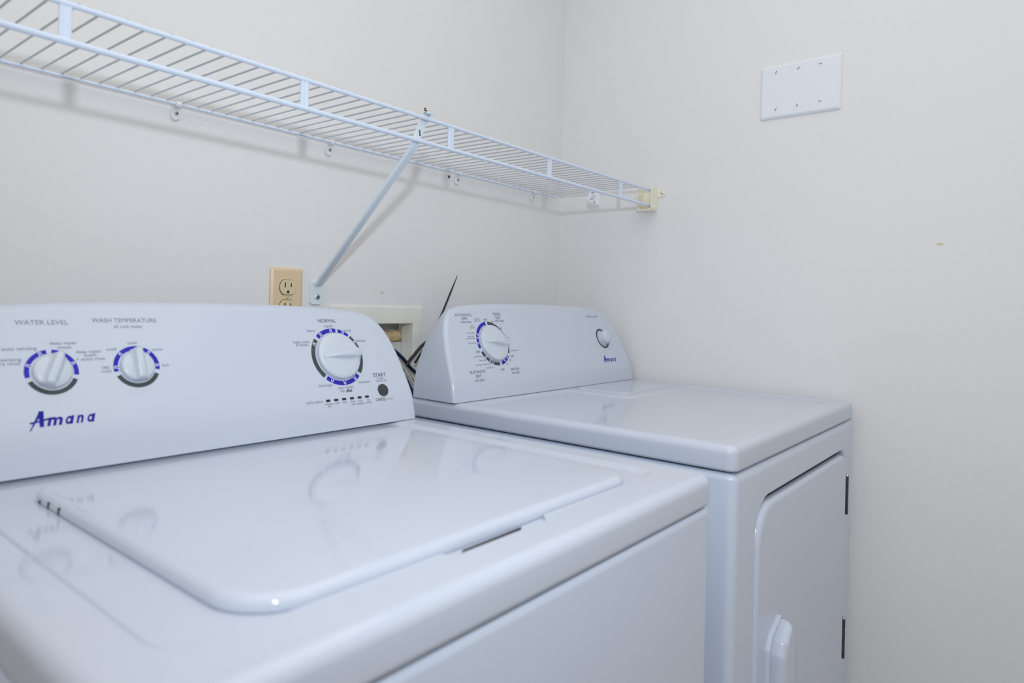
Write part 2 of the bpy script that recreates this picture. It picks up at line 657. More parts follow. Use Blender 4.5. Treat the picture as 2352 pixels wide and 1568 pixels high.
def brand_logo(con, mb, x, z, width, cap, mi=0):
    """slanted logo script: a tall capital with a swash foot and crossbar, then four heavy small letters"""
    def S(u, v):                       # unit logo space: total width 1.0, lower-case height 0.17, capital top 0.27
        return con.D(x, z, (u - 0.5) * width, v * width * cap, 0.0003)

    def quad(*pts):
        mb.add([S(*p) for p in pts], [tuple(range(len(pts)))], mi)
    # capital A: thin left diagonal with swash, thick right stem, crossbar running into the next letter
    quad((0.0, -0.06), (0.016, -0.06), (0.222, 0.27), (0.165, 0.27))
    quad((0.150, 0.27), (0.228, 0.27), (0.212, -0.005), (0.150, -0.005))
    quad((0.012, 0.075), (0.03, 0.058), (0.16, 0.083), (0.16, 0.10))
    quad((0.012, 0.075), (0.012, 0.088), (0.16, 0.108), (0.16, 0.09))
    quad((0.19, 0.118), (0.19, 0.088), (0.33, 0.120), (0.40, 0.150), (0.30, 0.145))
    def letter(ch, a, b, h):
        P, F = glyphs(ch, 0.0, 0.030)
        x0, x1 = min(p[0] for p in P), max(p[0] for p in P)
        y0, y1 = min(p[1] for p in P), max(p[1] for p in P)
        vs = []
        for p in P:
            v = (p[1] - y0) / (y1 - y0) * h
            vs.append(S(a + (p[0] - x0) / (x1 - x0) * (b - a) + 0.26 * v, v))
        mb.add(vs, F, mi)
    H = 0.145
    letter('m', 0.255, 0.470, H)
    letter('n', 0.690, 0.790, H)
    for a, b in ((0.515, 0.615), (0.850, 0.945)):           # round single-storey a
        letter('o', a, b + 0.005, H)
        sl = 0.26 * H
        quad((b - 0.018, 0.0), (b + 0.020, 0.0), (b + 0.020 + sl * 1.05, H * 1.03), (b - 0.018 + sl * 1.05, H * 1.03))


def dial_ring(con, parent, x, z, r0, r1, segs, marks, out=0.00025):
    """segs: (a0, a1, material index 0 blue / 1 grey); marks: (angle, mi) white pointer outlines"""
    mb = MB()
    for a0, a1, mi in segs:
        con.sector(mb, x, z, r0, r1, a0, a1, out, mi)
    for a, mi in marks:
        w = (r1 - r0) * 0.30
        ra, rb = r0 - 0.001, r1 - (r1 - r0) * 0.42
        con.pill(mb, x, z, a, ra, rb, w, out + 0.0001, 2)
        con.pill(mb, x, z, a, ra, rb, w * 0.45, out + 0.0002, mi)
    return mb.build('dial_ring', [M_blue, M_grey, M_white], parent)


# ------------------------------------------------------------------ washing machine
wx0, wx1, wyf, wyb = -1.5346, -0.8364, -0.837, -0.150
wzt, wzg, wyc = 0.9041, 0.8665, -0.288
washer = thing('washing_machine', (-1.185, -0.5, 0), 'white top-loading washing machine with three dials, left of the dryer', 'washing machine')


def cabinet(x0, x1, y0, y1, z0, z1, r, bev):
    mb = MB()
    rings = []
    for ins, z in ((0.0, z0), (0.0, z1 - bev)):
        rings.append(at_z(rpoly(rect(x0 + ins, x1 - ins, y0 + ins, y1 - ins), r, 8), z))
    for k in range(1, 6):
        a = k / 5 * PI / 2
        ins = bev * (1 - math.cos(a))
        rings.append(at_z(rpoly(rect(x0 + ins, x1 - ins, y0 + ins, y1 - ins), max(r - ins, 0.001), 8), z1 - bev + bev * math.sin(a)))
    return mb.loft(rings)


cabinet(wx0 + 0.002, wx1 - 0.002, wyf + 0.003, wyb, 0.0, wzg - 0.003, 0.014, 0.010).build('cabinet', M_cab, washer)


def bump_poly(x0, x1, y0, y1, xb0, xb1, yb, wob=0.006):
    return [(x0, y0), (xb0 - wob, y0), (xb0 + wob, yb), (xb1 - wob, yb), (xb1 + wob, y0), (x1, y0), (x1, y1), (x0, y1)]


xb0, xb1 = wx1 - 0.430, wx1 - 0.297
mb = MB()
rings = []
zt, zg = wzt, wzg
OUT = [(0.006, zg), (0.0015, zg + 0.001), (0.0, zg + 0.005), (0.0, zt - 0.013)] + [(0.013 * (1 - math.cos(k / 6 * PI / 2)), zt - 0.013 + 0.013 * math.sin(k / 6 * PI / 2)) for k in range(1, 7)]
for ins, z in OUT:
    r = max(0.022 - ins, 0.003)
    rings.append(at_z(rpoly(bump_poly(wx0 + ins, wx1 - ins, wyf + ins, wyb - ins, xb0, xb1, wyf + ins, 0.006), [r, .004, .004, .004, .004, r, r, r], 8), z))
px0, px1, pyf, pyb = wx0 + 0.040, wx1 - 0.040, wyc - 0.4925, wyc + 0.020
for d, z in ((0.0, 0.0), (0.004, -0.0004), (0.010, -0.0020), (0.016, -0.0036), (0.020, -0.004)):
    rings.append(at_z(rpoly(bump_poly(px0 + d * .45, px1 - d, pyf + d * .15, pyb - d, xb0, xb1, pyf - 0.0115 + d * .04, 0.006), [.03, .006, .006, .006, .006, .03, .02, .02], 8), zt + z))
mb.loft(rings, True, True)
top = mb.build('top_panel', M_enamel, washer, angle=60)

# lid with rolled edges and a crowned top
lx0, lx1, lyf, lyb = wx1 - 0.603, wx1 - 0.104, wyc - 0.4895, wyc - 0.070
mb = MB()
rings = []


def lid_ring(ins, z):
    return at_z(rpoly(rect(lx0 + ins, lx1 - ins, lyf + ins, lyb - ins), [max(0.052 - ins, .012), max(0.035 - ins, .012), max(0.024 - ins, .01), max(0.024 - ins, .01)], 12), z)


zl = wzt - 0.004
rings.append(lid_ring(0.0016, zl - 0.0003))
rings.append(lid_ring(0.0002, zl + 0.0008))
rings.append(lid_ring(0.0, zl + 0.0020))
LT = 0.0120
for k in range(0, 7):
    a = k / 6 * PI / 2
    rings.append(lid_ring(0.010 * (1 - math.cos(a)), zl + 0.003 + (LT - 0.003) * math.sin(a)))
c = Vector(((lx0 + lx1) / 2, (lyf + lyb) / 2, 0))
last = rings[-1]
for k in range(1, 13):
    f = 1 - k / 13
    rings.append([(c.x + (p[0] - c.x) * f, c.y + (p[1] - c.y) * f, zl + LT + 0.0022 * (1 - f * f)) for p in last])
mb.loft(rings)
lid = mb.build('lid', M_enamel, washer, angle=60)
# black slab on the pan floor, painted shade for the opening below the lid
mb = MB()
sx0, sx1 = wx1 - 0.418, wx1 - 0.335
SL = [(sx0, lyf - 0.0108), (sx0 + 0.006, lyf - 0.0118), (sx1, lyf - 0.0080), (sx1 + 0.004, lyf - 0.0060), (sx0 + 0.006, lyf - 0.0068)]
mb.add([(a, b, zl + 0.0024) for a, b in SL] + [(a, b, zl - 0.0005) for a, b in SL],
       [(0, 1, 2, 3, 4), (9, 8, 7, 6, 5), (0, 5, 6, 1), (1, 6, 7, 2), (2, 7, 8, 3), (3, 8, 9, 4), (4, 9, 5, 0)])
tag(mb.build('finger_slot_shade', M_dark, top), 'black slab for the shade in the finger slot')
# small dark hinge slots on the left edge of the lid
for yy, hh in ((-0.103, 0.0045), (-0.127, 0.007), (-0.155, 0.0075)):
    MB().box((lx0 - 0.0010, wyc + yy - 0.0007, zl + 0.001), (lx0 + 0.004, wyc + yy + 0.0007, zl + hh)).build('hinge_slot', M_dark, lid)

WC = Console(wx0 + 0.0005, wx1 + 0.0005, wyc, wzt, -0.165)
wpanel = WC.body(washer)
WW = WC.W


def wl(x):                              # x measured from the right end of the washer console
    return WW + x


# water level and temperature dials
for (dx, dz, R1, R0, g, segs, marks) in (
        (-0.5534, 0.1125, 0.0281, 0.0229, 68, ((98, 193, 0), (-11, 86, 0), (-155, -23, 1)), ((114, 0), (159, 0), (23, 0))),
        (-0.4585, 0.1138, 0.0281, 0.0226, 91, ((72, 192, 0), (-11, 66, 0), (-155, -24, 1)), ((135, 0), (179, 0), (48, 0), (2, 0)))):
    dial_ring(WC, wpanel, wl(dx), dz, R0, R1, segs, marks)
    WC.knob(wl(dx), dz, 0.0205, g, wpanel, 0.0165)
dial_ring(WC, wpanel, wl(-0.1457), 0.1138, 0.0424, 0.0497,
          ((81, 132, 0), (50, 76, 0), (-40, 46, 1), (-131, -47, 0), (139, 224, 1)),
          ((121, 0), (93, 0), (63, 0), (150, 1), (31, 1), (-118, 0), (-88, 0), (-59, 0)))
WC.knob(wl(-0.1457), 0.1138, 0.0400, 5, wpanel, 0.0185, True)

caps = MB()
for t, x, z, w, c_ in (
        ('WATER LEVEL', -0.5577, 0.1701, 0.0551, .0058), ('WASH TEMPERATURE', -0.4646, 0.1725, 0.0785, .0058), ('all cold rinses', -0.4619, 0.1647, 0.0340, .0042),
        ('deep water', -0.5381, 0.1456, 0.0290, .0042), ('wash', -0.5377, 0.1405, 0.0150, .0042), ('auto sensing', -0.5832, 0.1403, 0.034, .0042),
        ('auto sensing', -0.5995, 0.1282, 0.034, .0042), ('+ extra rinse', -0.6007, 0.1238, 0.0331, .0042), ('deep water', -0.5115, 0.1346, 0.0290, .0042),
        ('wash', -0.5111, 0.1303, 0.0139, .0042), ('+ extra rinse', -0.5107, 0.1257, 0.0318, .0042), ('cool', -0.4601, 0.1439, 0.0109, .0042), ('cold', -0.486, 0.1366, 0.0112, .0042),
        ('warm', -0.4302, 0.1346, 0.0149, .0042), ('tap', -0.4957, 0.1153, 0.0087, .0042), ('cold', -0.4955, 0.1103, 0.0111, .0042), ('hot', -0.4227, 0.1141, 0.0087, .0042),
        ('regular', -0.1502, 0.1636, 0.0187, .0045), ('heavy', -0.1857, 0.1562, 0.0156, .0045), ('casual', -0.1146, 0.1558, 0.0165, .0045), ('delicate', -0.0917, 0.1383, 0.0195, .0045),
        ('bulky items', -0.2078, 0.1387, 0.0300, .0045), ('& sheets', -0.2077, 0.1343, 0.0220, .0045), ('drain/spin', -0.182, 0.0707, 0.0260, .0045), ('rinse/spin', -0.1053, 0.0711, 0.0245, .0045),
        ('clean washer', -0.1444, 0.065, 0.0325, .0045), ('with', -0.1526, 0.0600, 0.0092, .0045), ('PAUSE/', -0.0688, 0.0742, 0.0135, .0034), ('UNLOCK LID', -0.0687, 0.0704, 0.0235, .0034),
        ('HOLD 3 SECS', -0.0585, 0.0396, 0.0150, .0022), ('cycle status', -0.2087, 0.0476, 0.0300, .0046), ('sensing', -0.1835, 0.0427, 0.0145, .0034), ('fill', -0.1831, 0.0388, 0.0050, .0034),
        ('wash', -0.1679, 0.0429, 0.0102, .0034), ('rinse', -0.1525, 0.0426, 0.0098, .0034), ('final', -0.1369, 0.0425, 0.0085, .0034), ('spin', -0.1363, 0.0383, 0.0081, .0034),
        ('cycle', -0.1227, 0.0421, 0.0099, .0034), ('complete', -0.1222, 0.0380, 0.0172, .0034), ('lid', -0.1049, 0.0421, 0.0050, .0034), ('locked', -0.1043, 0.0380, 0.0122, .0034)):
    caps = MB()
    WC.text(caps, t, wl(x), z, w, c_)
    caps.build('lettering', M_ink, wpanel)
for t, x, z, w, c_, sh, bo in (('NORMAL', -0.1505, 0.1718, 0.0348, 0.0062, 0, 0), ('START', -0.0692, 0.0800, 0.0276, 0.0066, 0, 0.006),
                               ('CANCEL', -0.0785, 0.0405, 0.0218, 0.0050, 0, 0.006), ('affresh', -0.1395, 0.0597, 0.0118, 0.0050, 0.25, 0.03)):
    caps = MB()
    WC.text(caps, t, wl(x), z, w, c_, shear=sh, bold=bo)
    caps.build('heading_lettering', M_inkd, wpanel)
mb = MB()
brand_logo(WC, mb, wl(-0.5480), 0.0532, 0.0680, 1.0)
mb.build('brand_lettering', M_logo, wpanel)
# start button and indicator lights
mb = MB()
n = 28
R = 0.0107
mb.loft([[WC.D(wl(-0.0701), 0.0549, r * math.cos(2 * PI * k / n), r * math.sin(2 * PI * k / n), h + 0.0002) for k in range(n)] for r, h in ((R, 0), (R, 0.0012), (R * .93, 0.0022), (R * .6, 0.0028), (R * .2, 0.003))])
tag(mb.build('start_button', M_button, wpanel), 'charcoal round start button')
for i in range(6):
    mb = MB()
    x = wl(-0.1838 + i * 0.01544)
    WC.pill(mb, x, 0.0473, 0, -0.0022, 0.0022, 0.0019, 0.0006, 0)
    vs = list(mb.v)
    base = MB()
    WC.pill(base, x, 0.0473, 0, -0.0022, 0.0022, 0.0020, 0.00005, 0)
    m2 = MB().loft([base.v, vs], True, True)
    tag(m2.build('indicator_light', M_led, wpanel), 'dark unlit indicator')

# ------------------------------------------------------------------ clothes dryer
dx0, dx1, dyf, dyb = -0.7220, -0.0112, -0.8207, -0.135
dzt, dzg, dyc = 0.9170, 0.8795, -0.2703
dryer = thing('clothes_dryer', (-0.367, -0.48, 0), 'white clothes dryer with one large dial and a front door, in the room corner', 'dryer')
cabinet(dx0 + 0.0015, dx1 - 0.0015, dyf + 0.045, dyb, 0.0, dzg - 0.003, 0.0008, 0.010).build('cabinet', M_cab, dryer)

# front panel with the door opening
mb = MB()
ox0, ox1, oz0, oz1 = dx0 + 0.088, dx0 + 0.645, dzt - 0.63, dzt - 0.0965


def fp_ring(ins, y, z0=0.03, z1=dzg - 0.003):
    return at_y(rpoly(rect(dx0 + 0.0013 + ins, dx1 - 0.0013 - ins, z0 + ins, z1 - ins), max(0.010 - ins, 0.003), 8), y)


def op_ring(ins, y):
    return at_y(rpoly(rect(ox0 + ins, ox1 - ins, oz0 + ins, oz1 - ins * 1.0), [0.05, 0.05, 0.036, 0.062], 8), y)


rings = [fp_ring(0, dyf + 0.0602), fp_ring(0, dyf + 0.02)]
for k in range(0, 6):
    a = k / 5 * PI / 2
    rings.append(fp_ring(0.014 * (1 - math.cos(a)), dyf + 0.014 * (1 - math.sin(a))))
for k in range(0, 5):
    a = k / 4 * PI / 2
    rings.append(op_ring(-0.005 + 0.005 * math.sin(a), dyf + 0.006 * (1 - math.cos(a))))
rings.append(op_ring(0.0, dyf + 0.026))
mb.loft(rings, False, True)
mb.build('front_panel', M_cab, dryer, angle=60)
# door
mb = MB()


def dr_ring(ins, y):
    return at_y(rpoly(rect(ox0 + 0.003 + ins, ox1 - 0.003 - ins, oz0 + 0.003 + ins, oz1 - 0.0085 - ins), [0.045, 0.045, 0.034, 0.060], 8), y)


rings = [dr_ring(0, dyf + 0.0255)]
for k in range(0, 7):
    a = k / 6 * PI / 2
    rings.append(dr_ring(0.009 * (1 - math.cos(a)), dyf - 0.004 + 0.009 * (1 - math.sin(a))))
mb.loft(rings)
door = mb.build('door', M_cab, dryer, angle=60)
# black strip standing in for the shade in the gap above the door
mb = MB().box((ox0 + 0.045, dyf + 0.010, oz1 - 0.0080), (ox1 - 0.03, dyf + 0.0255, oz1 - 0.0005))
tag(mb.build('door_gap_shade', M_dark, dryer), 'black strip for the shade in the gap above the door')
# pull handle: raised surround with a thicker sloped grip
dface = dyf - 0.004
hz = dzt
HP = [(0.133, -0.53), (0.232, -0.53), (0.232, -0.345), (0.214, -0.318), (0.190, -0.297), (0.150, -0.313), (0.133, -0.335)]


def hp_ring(sc, y, pts=HP, dx=0.0, dz=0.0):
    cx, cz = 0.182, -0.42
    P2 = [(dx0 + cx + (p[0] - cx) * sc[0] + dx, hz + cz + (p[1] - cz) * sc[1] + dz) for p in pts]
    return at_y(rpoly(P2, [.01, .01, .012, .01, .006, .016, .014], 6), y)


mb = MB()
mb.loft([hp_ring((1, 1), dface + 0.001), hp_ring((1, 1), dface - 0.004), hp_ring((.98, .995), dface - 0.0062), hp_ring((.93, .985), dface - 0.007), hp_ring((.88, .975), dface - 0.006), hp_ring((.84, .97), dface - 0.002)])
hnd = mb.build('handle', M_cab, door, angle=50)
GP = [(0.146, -0.52), (0.226, -0.52), (0.226, -0.355), (0.218, -0.334), (0.190, -0.301), (0.156, -0.324), (0.146, -0.345)]
mb = MB()
mb.loft([hp_ring((1, 1), dface - 0.001, GP), hp_ring((1, 1), dface - 0.012, GP), hp_ring((.95, .99), dface - 0.020, GP, -0.002, 0), hp_ring((.78, .975), dface - 0.0255, GP, -0.004, -0.002), hp_ring((.45, .95), dface - 0.0275, GP, -0.006, -0.005)])
mb.v = [Vector(p) for p in mb.v]
mb.build('handle_grip', M_cab, dryer, angle=50)
# hinges: dark knuckled barrels with bright tips
for za, zb in ((-0.156, -0.238), (-0.463, -0.548)):
    mb = MB()
    hx = dx0 + 0.6490
    hy = dyf - 0.0030
    nk = 5
    L = (zb - za)
    for k in range(nk):
        a = dzt + za + L * k / nk
        b = dzt + za + L * (k + 0.94) / nk
        mb.tube([(hx, hy, a), (hx, hy, b)], 0.0036, 14)
    mb.tube([(hx, hy, dzt + za), (hx, hy, dzt + zb)], 0.0028, 10)
    mb.box((hx - 0.0015, hy, dzt + zb), (hx + 0.0015, dyf + 0.004, dzt + za))
    hg = mb.build('hinge', M_hinge, dryer)
    MB().ball((hx, hy, dzt + za + 0.001), 0.0040).build('hinge_pin', M_chrome, hg)

# top panel with a stepped pan and lint screen cover
mb = MB()
rings = []
zt, zg = dzt, dzg
bx = dx0 + 0.40
for ins, z in [(0.006, zg), (0.0015, zg + 0.001), (0.0, zg + 0.005), (0.0, zt - 0.012)] + [(0.012 * (1 - math.cos(k / 6 * PI / 2)), zt - 0.012 + 0.012 * math.sin(k / 6 * PI / 2)) for k in range(1, 7)]:
    r = max(0.016 - ins, 0.002)
    x0, x1, y0, y1 = dx0 + ins, dx1 - ins, dyf + ins, dyb - ins
    rings.append(at_z(rpoly([(x0, y0), (x1, y0), (x1, y1), (bx + .12, y1), (bx, y1), (x0, y1)], [r, r, r, .01, .01, r], 8), z))
for d, z in ((0.0, 0.0), (0.002, -0.0004), (0.0055, -0.0021), (0.009, -0.0037), (0.011, -0.004)):
    x0, x1, y0 = dx0 + 0.030 + d, dx0 + 0.683 - d, dyc - 0.512 + d
    rings.append(at_z(rpoly([(x0, y0), (x1, y0), (x1, dyc - 0.172 - d), (dx0 + 0.369 - d, dyc - 0.172 - d), (dx0 + 0.369 - d, dyc - 0.012 - d), (x0, dyc - 0.012 - d)],
                            [.03, .03, .03, .028, .02, .02], 8), zt + z))
mb.loft(rings, True, True)
dtop = mb.build('top_panel', M_enamel, dryer, angle=60)
mb = MB()
lr = lambda ins, z: at_z(rpoly(rect(dx0 + 0.395 + ins, dx0 + 0.640 - ins, dyc - 0.150 + ins, dyc - 0.012 - ins), 0.02, 8), z)
mb.loft([lr(0, zt - 0.0005), lr(0, zt + 0.0012), lr(0.0012, zt + 0.0026), lr(0.004, zt + 0.003)])
mb.build('lint_screen_cover', M_enamel, dryer, angle=60)

DC = Console(dx0 + 0.0005, dx1 + 0.0005, dyc, dzt, -0.150)
DC.x0 = dx0 - 0.001
dpanel = DC.body(dryer)
dial_ring(DC, dpanel, 0.1545, 0.1108, 0.0427, 0.0500,
          ((97, 192, 0), (-158, -87, 1), (-78, -40, 0), (-30, 89, 1)),
          ((153, 0), (163, 0), (178, 0), (-140, 1), (-124, 1), (-113, 1), (-61, 0), (-47, 0)))
DC.knob(0.1545, 0.1108, 0.0405, -4, dpanel, 0.0195, True)
mb = MB()
DC.sector(mb, 0.6020, 0.1120, 0.0225, 0.0275, 0, 360, 0.00025, 0)
mb.build('dial_ring', M_grey, dpanel)
mb = MB()
n = 36
mb.loft([[DC.D(0.602, 0.112, r * math.cos(2 * PI * k / n), r * math.sin(2 * PI * k / n), h) for k in range(n)] for r, h in ((0.0195, 0.0002), (0.0195, 0.004), (0.0185, 0.006), (0.0178, 0.008), (0.0178, 0.014), (0.0165, 0.0175), (0.012, 0.0192), (0.005, 0.0198))])
tag(mb.build('start_button', M_knob, dpanel, angle=50), 'white domed start button')
caps = MB()
for t, x, z, w, c_ in (
        ('wrinkle', 0.125, 0.1626, 0.0189, .0036), ('prevent', 0.1256, 0.1582, 0.0197, .0036), ('60', 0.1729, 0.1563, 0.0079, .0040), ('40', 0.1957, 0.1425, 0.0073, .0040), ('20', 0.2096, 0.1213, 0.0074, .0040),
        ('cool', 0.1032, 0.1488, 0.0109, .0036), ('down', 0.1042, 0.1445, 0.0145, .0036), ('less dry', 0.0947, 0.1336, 0.0204, .0036), ('energy', 0.0908, 0.127, 0.0189, .0036), ('preferred', 0.0884, 0.1225, 0.0248, .0036),
        ('more dry', 0.0889, 0.1133, 0.0239, .0036), ('cool down', 0.0959, 0.0861, 0.0265, .0036), ('less dry', 0.106, 0.0781, 0.0204, .0036), ('energy preferred', 0.1035, 0.0697, 0.0445, .0036), ('more dry', 0.1229, 0.0625, 0.0237, .0036),
        ('10', 0.1815, 0.0667, 0.0060, .0040), ('20', 0.1932, 0.0741, 0.0072, .0040), ('cool down', 0.2189, 0.0943, 0.0265, .0036)):
    caps = MB()
    DC.text(caps, t, x, z, w, c_)
    caps.build('lettering', M_ink, dpanel)
caps = MB()
for t, x, z, w, c_ in (
        ('AUTOMATIC', 0.0871, 0.1703, 0.0514, .0062), ('DRY', 0.088, 0.1631, 0.018, .0062), ('HIGH HEAT', 0.0899, 0.1557, 0.0342, .0046), ('OFF', 0.1522, 0.1603, 0.0126, .0048), ('TIMED', 0.1962, 0.1727, 0.0269, .0062),
        ('DRY', 0.1972, 0.1649, 0.0171, .0062), ('HIGH HEAT', 0.1995, 0.1579, 0.0315, .0046), ('OFF', 0.0987, 0.0948, 0.013, .0048), ('AUTOMATIC', 0.0808, 0.056, 0.0489, .0062), ('DRY', 0.0803, 0.0476, 0.0174, .0062),
        ('LOW HEAT', 0.0804, 0.0392, 0.0315, .0046), ('OFF', 0.16, 0.0563, 0.0128, .0048), ('AIR DRY', 0.2022, 0.0552, 0.0305, .0055), ('NO HEAT', 0.2017, 0.0476, 0.0265, .0046), ('OFF', 0.2043, 0.082, 0.0119, .0048),
        ('PUSH TO START', 0.5878, 0.1691, 0.0530, .0044)):
    caps = MB()
    DC.text(caps, t, x, z, w, c_)
    caps.build('heading_lettering', M_inkp, dpanel)
mb = MB()
brand_logo(DC, mb, 0.6022, 0.0525, 0.0640, 1.0)
mb.build('brand_lettering', M_logo, dpanel)

# ------------------------------------------------------------------ wire shelf
sx1 = -0.0409
SX0 = -1.835
syb, syf, szb, szl, szt = -0.0129, -0.3107, 1.4332, 1.3891, 1.4310
shelf = thing('wire_shelf', (-0.9, -0.16, 1.41), 'long white ventilated wire shelf running along the back wall into the corner', 'shelf')
MB().tube([(SX0, syb, szb), (sx1, syb, szb)], 0.0029, 12).build('back_rod', M_vinyl, shelf)
MB().tube([(SX0, syf, szt), (sx1 + 0.026, syf, szt)], 0.0034, 14).build('front_rod', M_vinyl, shelf)
MB().tube([(SX0, syf, szl), (sx1 + 0.026, syf, szl)], 0.0039, 14).build('front_rod', M_vinyl, shelf)
# deck wires: one modelled, the rest copied
wr = 0.00145
zw = szb + 0.0029 + wr * 0.6
x_first = -0.1821 + 0.3059 / 24
mb = MB().tube([(0, syb + 0.0028, szb + 0.0005), (0, syb + 0.0020, zw), (0, syb - 0.006, zw), (0, -0.16, zw - 0.0012), (0, syf + 0.012, szt + 0.0034), (0, syf + 0.001, szt + 0.0034 + wr * .25), (0, syf - 0.0025, szt + 0.0018)], wr, 8)
w0 = mb.build('deck_wire', M_deckw, shelf, origin=None)
sp = 0.3059 / 12
k0 = 5
w0.location.x = -world_org(shelf).x * 0
base_mesh = w0.data
# the mesh was written in world x = 0: move it to each wire's x
n_w = 0
first = True
k = k0
while True:
    x = x_first + sp * k - 0.0
    k -= 1
    if x > sx1 - 0.004:
        continue
    if x < SX0 + 0.01:
        break
    if first:
        w0.location.x = x
        first = False
    else:
        c_ = w0.copy()
        COL.objects.link(c_)
        c_.parent = shelf
        c_.location = (x, w0.location.y, w0.location.z)
    n_w += 1
# flattened uprights between the two front rods
mb = MB()
hw = 0.0068
for q in (-1, 1):
    mb.tube([(q * 0.0040, syf + 0.0005, szl + 0.002), (q * 0.0040, syf + 0.0005, szt - 0.001)], 0.0034, 10, flat=(0.82, 0.82))
mb.box((-0.0040, syf - 0.0016, szl + 0.002), (0.0040, syf + 0.0026, szt - 0.001))
u0 = mb.build('upright', M_vinyl, shelf)
for i in range(6):
    x = -0.1821 - i * 0.3059
    if x < SX0:
        break
    if i == 0:
        u0.location.x = x
    else:
        c_ = u0.copy()
        COL.objects.link(c_)
        c_.parent = shelf
        c_.location = (x, 0, 0)

# wall clips under the back rod
CL = []


def clip(x, z, label):
    root = thing('shelf_wall_clip', (x, 0, z), label, 'wall clip', 'clips holding the shelf back rod')
    mb = MB()
    # teardrop tab on the wall
    pts = []
    for k in range(20):
        a = 2 * PI * k / 20
        pts.append((x + 0.0075 * math.cos(a), z - 0.013 + 0.0095 * math.sin(a)))
    mb.loft([at_y(pts, -0.0004), at_y(pts, -0.0042), at_y([(x + (p[0] - x) * .85, z - 0.013 + (p[1] - z + 0.013) * .85) for p in pts], -0.0055)])
    # neck and hook around the rod
    mb.box((x - 0.004, -0.0052, z - 0.006), (x + 0.004, -0.0006, z + 0.004))
    hook = []
    for k in range(11):
        a = math.radians(-30 + 240 * k / 10)
        hook.append((x, syb + 0.0050 * math.cos(a), szb + 0.0050 * math.sin(a) - (0)))
    R_ = 0.0046
    rings = []
    for k in range(13):
        a = math.radians(20 - 250 * k / 12)
        ring = []
        for rr, xx in ((R_ - 0.0012, -0.0045), (R_ + 0.0012, -0.0045), (R_ + 0.0012, 0.0045), (R_ - 0.0012, 0.0045)):
            ring.append((x + xx, syb + rr * math.cos(a), szb + rr * math.sin(a)))
        rings.append(ring)
    mb.loft(rings)
    mb.build('clip_body', M_clip, root)
    screw_y('screw', x + 0.0015, z - 0.0105, -0.0055, 0.0036, root)
    return root


clip(-1.146, 1.4300, 'clear plastic wall clip with screw, leftmost under the shelf, beside the scuffed paint')
clip(-0.836, 1.4290, 'clear plastic wall clip with screw, second from the left, just left of the shelf brace')
clip(-0.456, 1.4290, 'clear plastic wall clip with screw, beside a dark hole, right of the shelf brace')
clip(-0.147, 1.4290, 'clear plastic wall clip with screw, nearest to the room corner')
mb = MB()
mb.loft([[(-0.4810 + r * math.cos(2 * PI * k / 12), y, 1.4225 + 1.3 * r * math.sin(2 * PI * k / 12)) for k in range(12)] for r, y in ((0.003, -0.0001), (0.003, -0.0006), (0.0018, -0.0008))])
tag(mb.build('nail_hole_mark', M_dark), 'small black disc drawn as a nail hole in the back wall under the shelf', 'hole mark')  # no plug: a black disc set on the wall as the dark of a nail hole

# cream end bracket on the right wall
br = thing('shelf_end_bracket', (0, -0.30, 1.405), 'cream plastic end bracket holding the shelf front on the right wall', 'bracket')
mb = MB()
by0, by1, bz0, bz1, bd = -0.3215, -0.2770, 1.3755, 1.4370, -0.036
t_ = 0.0028
sect = rpoly([(by1 - t_, bz1), (by1, bz1), (by1, bz0), (by0, bz0), (by0, bz1), (by0 + t_, bz1), (by0 + t_, bz0 + t_), (by1 - t_, bz0 + t_)], [.0008, .0008, .006, .009, .0008, .0008, .007, .004], 5)
mb.loft([[(bd, p[0], p[1]) for p in sect], [(-0.0005, p[0], p[1]) for p in sect]])
mb.box((-0.0030, by0 + 0.002, bz0 + 0.002), (-0.0004, by1 - 0.002, bz1 - 0.001))
ear = [(by0 - 0.0145 + 0.0095 * math.cos(math.radians(a)), 1.4245 + 0.0095 * math.sin(math.radians(a))) for a in range(80, 281, 20)] + [(by0 + 0.001, 1.4130), (by0 + 0.001, 1.4345)]
mb.loft([[(-0.0035, p[0], p[1]) for p in ear], [(-0.0004, p[0], p[1]) for p in ear]])
mb.build('bracket_body', M_cream, br)
mb = MB()
mb.loft([[(xx, by0 - 0.0140 + rr * math.cos(2 * PI * k / 14), 1.4245 + rr * math.sin(2 * PI * k / 14)) for k in range(14)] for rr, xx in ((0.0046, -0.0030), (0.0046, -0.0046), (0.0030, -0.0060), (0.001, -0.0064))])
mb.build('screw', M_chrome, br)

# diagonal brace from wall to the front rod
brace = thing('shelf_brace', (-0.857, -0.0, 1.125), 'white steel diagonal brace from the back wall up to the shelf front', 'brace')
mb = MB()
path = [(-0.8545, -0.0055, 1.1435), (-0.8555, -0.022, 1.158), (-0.8765, -0.293, 1.3720), (-0.8755, -0.3025, 1.3835)]


def strap(mb, path, w, t, mi=0, dome=0.0):
    P = [Vector(p) for p in path]
    rings = []
    for i in range(len(P)):
        tt = (P[min(i + 1, len(P) - 1)] - P[max(i - 1, 0)]).normalized()
        s_ = Vector((1, 0, 0))
        s_ = (s_ - tt * s_.dot(tt)).normalized()
        nn = s_.cross(tt)
        if nn.y > 0:
            nn = -nn
        prof = [(-w, 0), (-w, t * .8), (-w * .8, t), (w * .8, t), (w, t * .8), (w, 0)]
        rings.append([P[i] + s_ * a + nn * b for a, b in prof])
    mb.loft(rings)


